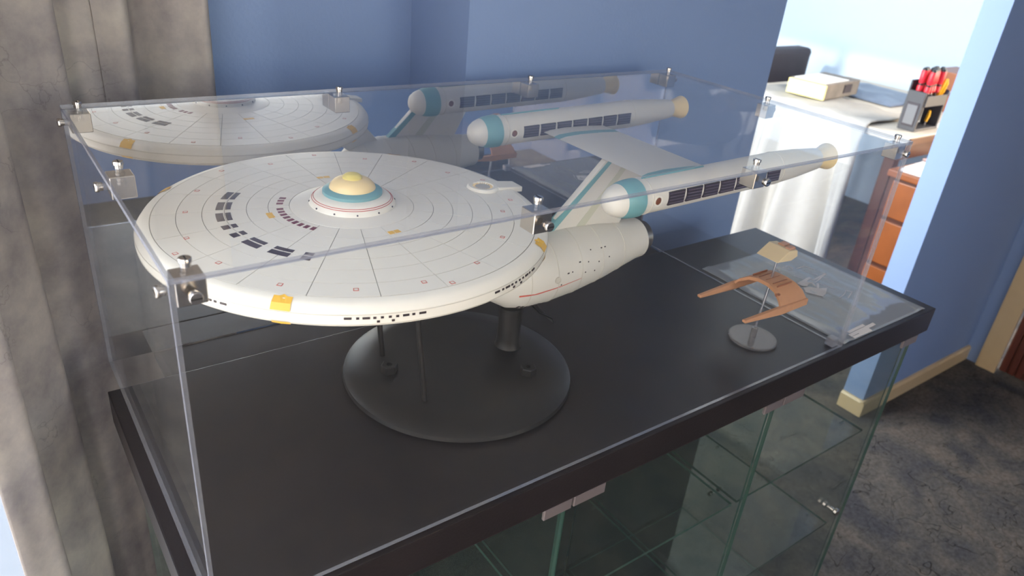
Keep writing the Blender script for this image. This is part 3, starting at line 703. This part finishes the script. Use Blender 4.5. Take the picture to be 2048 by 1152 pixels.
for a, b in (((.808, .067, .1500), (.822, .075, .1535)), ((.812, .079, .1500), (.826, .090, .1530)), ((.824, .072, .1400), (.833, .092, .1470))):
    obj('head_detail', BB(a, b, .0008, 1), M_tan, hd)

# ------------------------------------------------------------------ clear printed bag at the end of the table
bag = thing('plastic_bag', 'clear crinkled plastic bag with white print lying flat on the black top', 'plastic bag', (1.04, .14, 0))
bx0, bx1, by0, by1 = .9195, 1.164, .002, .284; NX, NY = 46, 54
def bagz(x, y):
    u = (x-bx0)/(bx1-bx0); v = (y-by0)/(by1-by0)
    e = min(u, 1-u, v, 1-v); k = min(1, e*9)
    return .0010+k*(.0016+.0024*abs(mnoise.noise((x*22, y*9, 3)))+.0015*abs(mnoise.noise((x*60, y*22, 8)))) + .002*math.exp(-((u-.06)/.03)**2) + .002*math.exp(-((u-.94)/.03)**2)
bm = NB(); G = [[bm.verts.new((bx0+(bx1-bx0)*i/NX, by0+(by1-by0)*j/NY, bagz(bx0+(bx1-bx0)*i/NX, by0+(by1-by0)*j/NY))) for j in range(NY+1)] for i in range(NX+1)]
for i in range(NX):
    for j in range(NY): bm.faces.new((G[i][j], G[i+1][j], G[i+1][j+1], G[i][j+1]))
o = obj('film', bm, M_bag, bag, 60)
md = o.modifiers.new('thickness', 'SOLIDIFY'); md.thickness = .0002; md.offset = 1
def tab(px, py):        # point of the table top under a pixel of the reference frame
    d = fw*FPX+rt*(px-1024)-up*(py-576); t = -cam_loc.z/d.z; p = cam_loc+d*t; return p.x, p.y
def zp1(x, y): return tab(1540+x/14.4, 525+y/14.4)
def zp2(x, y): return tab(1640+x/8.86, 560+y/8.86)
def inbag(p): return (min(max(p[0], bx0+.004), bx1-.004), min(max(p[1], by0+.004), by1-.004))
def stroke(pts, wd):
    bm = NB(); P = [Vector(inbag(p)) for p in pts]; L = []
    Q = []
    for a, b in zip(P[:-1], P[1:]):
        n = max(2, int((b-a).length/.004)); Q += [a.lerp(b, k/n) for k in range(n)]
    Q.append(P[-1]); prev = None
    for i, p in enumerate(Q):
        d = (Q[min(i+1, len(Q)-1)]-Q[max(i-1, 0)]); d = d.normalized() if d.length else Vector((1, 0)); n = Vector((-d.y, d.x))*wd/2
        row = []
        for q in (p+n, p-n): row.append(bm.verts.new((q.x, q.y, bagz(q.x, q.y)+.0006)))
        if prev: bm.faces.new((prev[0], prev[1], row[1], row[0]))
        prev = row
    bmesh.ops.recalc_face_normals(bm, faces=bm.faces[:])
    obj('print_stroke', bm, M_print, bag)
for pts, wd in (([(330, 215), (470, 175), (560, 195), (740, 230), (970, 160), (1290, 270)], .0022), ([(330, 215), (420, 245), (520, 240)], .002), ([(470, 295), (600, 290), (640, 250), (560, 205)], .002), ([(540, 150), (560, 200)], .002),
                ([(130, 270), (240, 250), (250, 290), (340, 350)], .002), ([(850, 270), (1350, 420)], .0012), ([(660, 440), (960, 540)], .0012), ([(1500, 480), (1830, 620)], .0014), ([(1420, 670), (1900, 830)], .0014), ([(1000, 950), (1560, 1110)], .0014),
                ([(1200, 580), (1580, 380)], .004), ([(1560, 400), (1280, 640)], .0025), ([(1360, 660), (1360, 830)], .004), ([(800, 680), (1150, 500)], .006), ([(960, 700), (1180, 640), (1300, 760)], .004)):
    stroke([zp1(*p) for p in pts], wd)
for pts, wd in (([(430, 222), (560, 242), (480, 360)], .0018), ([(440, 230), (425, 275), (330, 360)], .0018), ([(490, 955), (770, 822)], .005), ([(520, 1008), (955, 795)], .006), ([(680, 965), (880, 885)], .005), ([(590, 1040), (930, 915)], .005), ([(720, 985), (790, 995)], .004)):
    stroke([zp2(*p) for p in pts], wd)
for poly in ([(940, 800), (1110, 770), (1400, 810), (1620, 795), (1600, 950), (1500, 1060), (1000, 930)], [(780, 685), (1000, 570), (1080, 640), (1060, 760), (900, 750)]):
    bm = NB(); P = [inbag(zp1(*p)) for p in poly]; vs = [bm.verts.new((x, y, bagz(x, y)+.0012)) for x, y in P]; f = bm.faces.new(vs)
    bmesh.ops.recalc_face_normals(bm, faces=bm.faces[:]); obj('print_shape', bm, M_print, bag)

# ------------------------------------------------------------------ far room
DZ = -.20                               # desk top height
desk = thing('work_desk', 'pale-topped wooden desk with towel over its end in the far room', 'desk', (3.7, 1.55, FLOOR))
obj('top', BB((3.22, 1.06, DZ-.035), (4.35, 2.05, DZ), .004), M_paletop, desk)
obj('edge_strip', BB((3.23, 1.052, DZ-.033), (4.34, 1.06, DZ-.004), .002), M_darkwood, desk)
for x in (3.30, 4.27):
    for y in (1.14, 1.97): obj('leg', BB((x-.025, y-.025, FLOOR), (x+.025, y+.025, DZ-.035), .004), M_darkwood, desk)
obj('apron', Bx((3.27, 1.10, DZ-.12), (4.3, 1.12, DZ-.035)), M_darkwood, desk)
# towel over the end of the desk
bm = NB(); cols = 70; prof = [(.36, .012), (.20, .011), (.08, .012), (.02, .014), (-.006, .004), (-.018, -.03)] + [(-.03-.06*k/22, -.03-.72*k/22) for k in range(1, 23)]
rows = []
for j, (dx, dz) in enumerate(prof):
    row = []
    for i in range(cols+1):
        t = i/cols; y = 1.255+.70*t; f = max(0, (j-4)/(len(prof)-5))
        ph = t*2*PI*3.4+.7*math.sin(t*9)
        fold = -.080*f**.6*(math.sin(ph)+.35*math.sin(2.3*ph+1))
        row.append(bm.verts.new((3.22+dx+fold-.03*f, y+(.03*f*math.sin(ph*.7+2) if j > 4 else 0)-.10*f*(1-t), DZ+dz+(.0045*math.sin(t*23+dx*20) if j < 4 else 0))))
    rows.append(row)
for A, B in zip(rows[:-1], rows[1:]):
    for i in range(cols): bm.faces.new((A[i], A[i+1], B[i+1], B[i]))
o = obj('towel', bm, M_towel, None, 80); md = o.modifiers.new('thickness', 'SOLIDIFY'); md.thickness = .006; md.offset = 1
tag(o, 'pale grey towel draped in folds over the end of the far desk', 'towel')
# flat box with a yellow end on the towel
th = .0265
bx = thing('flat_box', 'flat box with yellow end and printed top on the towel', 'box', (3.52, 1.72, DZ+.02))
bm = Bx((-.16, -.11, 0), (.20, .09, .075)); bevel(bm, .002, 1); bmesh.ops.rotate(bm, verts=bm.verts[:], cent=(0, 0, 0), matrix=Matrix.Rotation(R(6), 3, 'Z')); bmesh.ops.translate(bm, verts=bm.verts[:], vec=(3.52, 1.72, DZ+.0245)); obj('body', bm, M_greycard, bx)
rz6 = Matrix.Rotation(R(6), 3, 'Z')
bm = Bx((-.172, -.112, .0), (-.1605, .092, .072)); bevel(bm, .004, 2); bmesh.ops.rotate(bm, verts=bm.verts[:], cent=(0, 0, 0), matrix=rz6); bmesh.ops.translate(bm, verts=bm.verts[:], vec=(3.52, 1.72, DZ+.0245)); obj('end_flap', bm, M_ylw, bx)
bm = Bx((-.15, -.095, .0755), (.10, .075, .0785)); bmesh.ops.rotate(bm, verts=bm.verts[:], cent=(0, 0, 0), matrix=rz6); bmesh.ops.translate(bm, verts=bm.verts[:], vec=(3.52, 1.72, DZ+.0245)); obj('top_sheet', bm, M_paper, bx)
bm = Bx((.03, -.1145, .02), (.11, -.1115, .062)); bmesh.ops.rotate(bm, verts=bm.verts[:], cent=(0, 0, 0), matrix=rz6); bmesh.ops.translate(bm, verts=bm.verts[:], vec=(3.52, 1.72, DZ+.0245)); obj('side_patch', bm, M_leather, bx)
# crumpled film stack behind the box
bm = NB(); g = [[None]*25 for _ in range(19)]
for i in range(19):
    for j in range(25):
        x = 3.74+.44*i/18; y = 1.44+.56*j/24; e = min(i, 18-i, j*.8, (24-j)*.8)/4
        g[i][j] = bm.verts.new((x, y, DZ+.004+min(1, e)*(.022+.012*mnoise.noise((x*11, y*11, 2)))))
for i in range(18):
    for j in range(24): bm.faces.new((g[i][j], g[i+1][j], g[i+1][j+1], g[i][j+1]))
o = obj('folded_sheet', bm, M_bluefilm, None, 50); md = o.modifiers.new('thickness', 'SOLIDIFY'); md.thickness = .003; md.offset = 1
tag(o, 'crumpled blue-grey plastic sheet lying behind the flat box', 'plastic sheet')
# tool rack and tools
TXc, TYc = 3.455, 1.150
rack = thing('tool_rack', 'charcoal upright tool holder standing on the far desk', 'tool holder', (TXc, TYc, DZ))
def rb(a, b, w=.002): return BB((TXc+a[0], TYc+a[1], DZ+a[2]), (TXc+b[0], TYc+b[1], DZ+b[2]), w, 1)
obj('side_plate', rb((-.105, -.040, .0005), (-.093, .040, .175)), M_toolblk, rack)
obj('side_plate', rb((.093, -.040, .0005), (.105, .040, .175)), M_toolblk, rack)
obj('base_plate', rb((-.093, -.040, .0005), (.093, .040, .012)), M_toolblk, rack)
obj('shelf', rb((-.093, -.040, .110), (.093, .040, .122)), M_toolblk, rack)
obj('front_lip', rb((-.093, -.046, .112), (.093, -.040, .160)), M_toolblk, rack)
obj('back_plate', rb((-.093, .040, .012), (.093, .048, .215)), M_toolblk, rack)
obj('inset_frame', rb((-.1075, -.029, .02), (-.105, .029, .125)), M_leather, rack)
obj('inset_panel', rb((-.1085, -.023, .03), (-.1075, .023, .115), .0004), mat('mid_grey_plastic', srgb(110, 110, 112), .5), rack)
def screwdriver(x, y, lean, hcol, words, k):
    t = thing('screwdriver', words, 'screwdriver', (TXc+x, TYc+y, DZ+.1225), 'red screwdrivers in the tool holder' if hcol is M_toolred else None)
    a = Vector((TXc+x, TYc+y, DZ+.123)); d = Vector((lean, .06*(k % 3-1), 1)).normalized()
    obj('shaft', cyl(NB(), a, a+d*.05, .004, 10), M_steel, t, 40)
    obj('handle', lathe(NB(), [(.008, .045), (.0130, .052), (.0130, .072), (.0100, .080), (.0120, .088), (.0140, .100), (.0140, .136), (.012, .140)], 18, a, d), hcol, t, 35)
    obj('collar', lathe(NB(), [(.0115, .074), (.0118, .078), (.0118, .082), (.011, .084)], 18, a, d), M_blackedge, t, 35)
    obj('cap', lathe(NB(), [(.0122, .138), (.0118, .145), (.008, .151), (0, .152)], 18, a, d), M_blackedge, t, 35)
k = 0
for y in (-.022, .010):
    for x in (-.076, -.047, -.018, .011, .040, .069):
        if y < 0 and x > .03: continue
        screwdriver(x, y, -.04+.02*(k % 3), M_toolred, 'red-handled screwdriver with black cap standing in the tool holder', k); k += 1
pl = thing('pliers', 'yellow-handled pliers standing in the tool holder', 'pliers', (TXc+.045, TYc-.026, DZ+.1225))
for s in (-1, 1):
    c = Vector((TXc+.045, TYc-.024, DZ+.1235))
    obj('handle', tube(NB(), [c+Vector((s*.006, 0, .01)), c+Vector((s*.016, -.006, .05)), c+Vector((s*.013, -.012, .085)), c+Vector((s*.005, -.014, .105))], [.006, .0085, .0085, .005], 12), M_toolyel, pl, 60)
obj('jaws', prism(NB(), [c+Vector((-.012, -.004, .012)), c+Vector((.012, -.004, .012)), c+Vector((.005, -.004, 0)), c+Vector((-.005, -.004, 0))], (0, .008, 0)), M_steel, pl)
cu = thing('wire_cutter', 'small yellow cutter standing in the lower bay of the tool holder', 'cutter', (TXc+.02, TYc-.02, DZ+.0125))
obj('handle', tube(NB(), [(TXc+.02, TYc-.02, DZ+.035), (TXc+.024, TYc-.022, DZ+.06), (TXc+.02, TYc-.024, DZ+.085)], [.006, .008, .005], 10), M_toolyel, cu, 60)
obj('blade', tube(NB(), [(TXc+.02, TYc-.02, DZ+.0130), (TXc+.02, TYc-.02, DZ+.035)], [.002, .004], 8), M_steel, cu, 60)
nv = thing('hand_drill', 'navy screwdriver handle sticking out at the side of the tool holder', 'screwdriver', (TXc+.078, TYc-.026, DZ+.1225))
a = Vector((TXc+.078, TYc-.026, DZ+.123))
obj('handle', lathe(NB(), [(.006, .012), (.014, .02), (.016, .05), (.012, .058), (0, .06)], 16, a, (.4, -.2, 1)), M_toolnavy, nv, 40)
obj('shaft', cyl(NB(), a, a+Vector((.4, -.2, 1)).normalized()*.014, .0035, 8), M_steel, nv, 40)
nv.name = 'stubby_screwdriver'
# wooden box behind the tools
wb = thing('wooden_box', 'tall brown wooden box with a lid standing behind the tool holder', 'box', (4.11, 1.35, DZ))
obj('body', BB((3.985, 1.285, DZ+.0005), (4.24, 1.41, DZ+.105), .003), M_wood, wb)
obj('lid', BB((3.98, 1.28, DZ+.1055), (4.245, 1.415, DZ+.195), .005, 2), M_wood, wb)
obj('clasp', BB((4.10, 1.276, DZ+.09), (4.125, 1.2845, DZ+.125), .001, 1), M_chrome, wb)
# dark upholstered chair at the far side
dc = thing('office_chair', 'dark leather high-backed chair standing behind the desk', 'chair', (3.92, 2.5, FLOOR))
bm = Bx((3.70, 2.20, -.45), (4.14, 2.32, -.055)); bevel(bm, .055, 4); obj('backrest', bm, M_leather, dc, 60)
bm = Bx((3.70, 2.32, -.55), (4.14, 2.80, -.44)); bevel(bm, .03, 3); obj('seat', bm, M_leather, dc, 60)
obj('column', cyl(NB(), (3.92, 2.56, FLOOR+.06), (3.92, 2.56, -.55), .03, 20), M_blackedge, dc, 40)
for k in range(5):
    an = 2*PI*k/5; u = Vector((math.cos(an), math.sin(an), 0)); c = Vector((3.92, 2.56, FLOOR+.05))
    obj('foot', tube(NB(), [c, c+u*.26+Vector((0, 0, -.035))], [.022, .014], 8), M_blackedge, dc, 60)
# low wooden drawer unit with papers in front of the desk
du = thing('drawer_unit', 'low orange-brown wooden drawer unit with papers on top beside the opening', 'drawer unit', (3.2, .85, FLOOR))
UX0, UX1, UY0, UY1, UZ = 3.10, 3.62, .70, 1.035, -.315
obj('carcass', BB((UX0+.012, UY0+.01, FLOOR), (UX1, UY1, UZ-.03), .003), M_darkwood, du)
obj('top', BB((UX0-.015, UY0-.01, UZ-.03), (UX1+.01, UY1+.004, UZ), .006, 3), M_wood, du)
for k, (z0, z1) in enumerate(((-.52, -.36), (-.735, -.54), (FLOOR+.03, -.755))):
    dr = obj('drawer', BB((UX0, UY0+.03, z0), (UX0+.012, UY1-.025, z1), .004), M_wood, du)
    obj('knob', lathe(NB(), [(.006, 0), (.006, .01), (.014, .016), (.014, .024), (.006, .028)], 18, (UX0, (UY0+UY1)/2, (z0+z1)/2), (-1, 0, 0)), M_chrome, dr, 40)
def sheet(name, label, x, y, w, h, t, rz, z, m, cat):
    bm = Bx((-w/2, -h/2, 0), (w/2, h/2, t)); bmesh.ops.rotate(bm, verts=bm.verts[:], cent=(0, 0, 0), matrix=Matrix.Rotation(R(rz), 3, 'Z')); bmesh.ops.translate(bm, verts=bm.verts[:], vec=(x, y, z))
    return tag(obj(name, bm, m), label, cat)
sheet('paper_pad', 'thick white paper pad lying on the drawer unit', 3.22, .86, .21, .29, .014, 4, UZ+.0006, M_paper, 'paper pad')
sheet('magazine', 'pinkish printed magazine lying beside the paper pad', 3.46, .90, .20, .26, .008, -12, UZ+.0006, M_paperc, 'magazine')
sheet('envelope', 'white envelope lying on the desk beside the tool holder', 3.62, 1.16, .11, .16, .002, 20, DZ+.0006, M_paper, 'envelope')
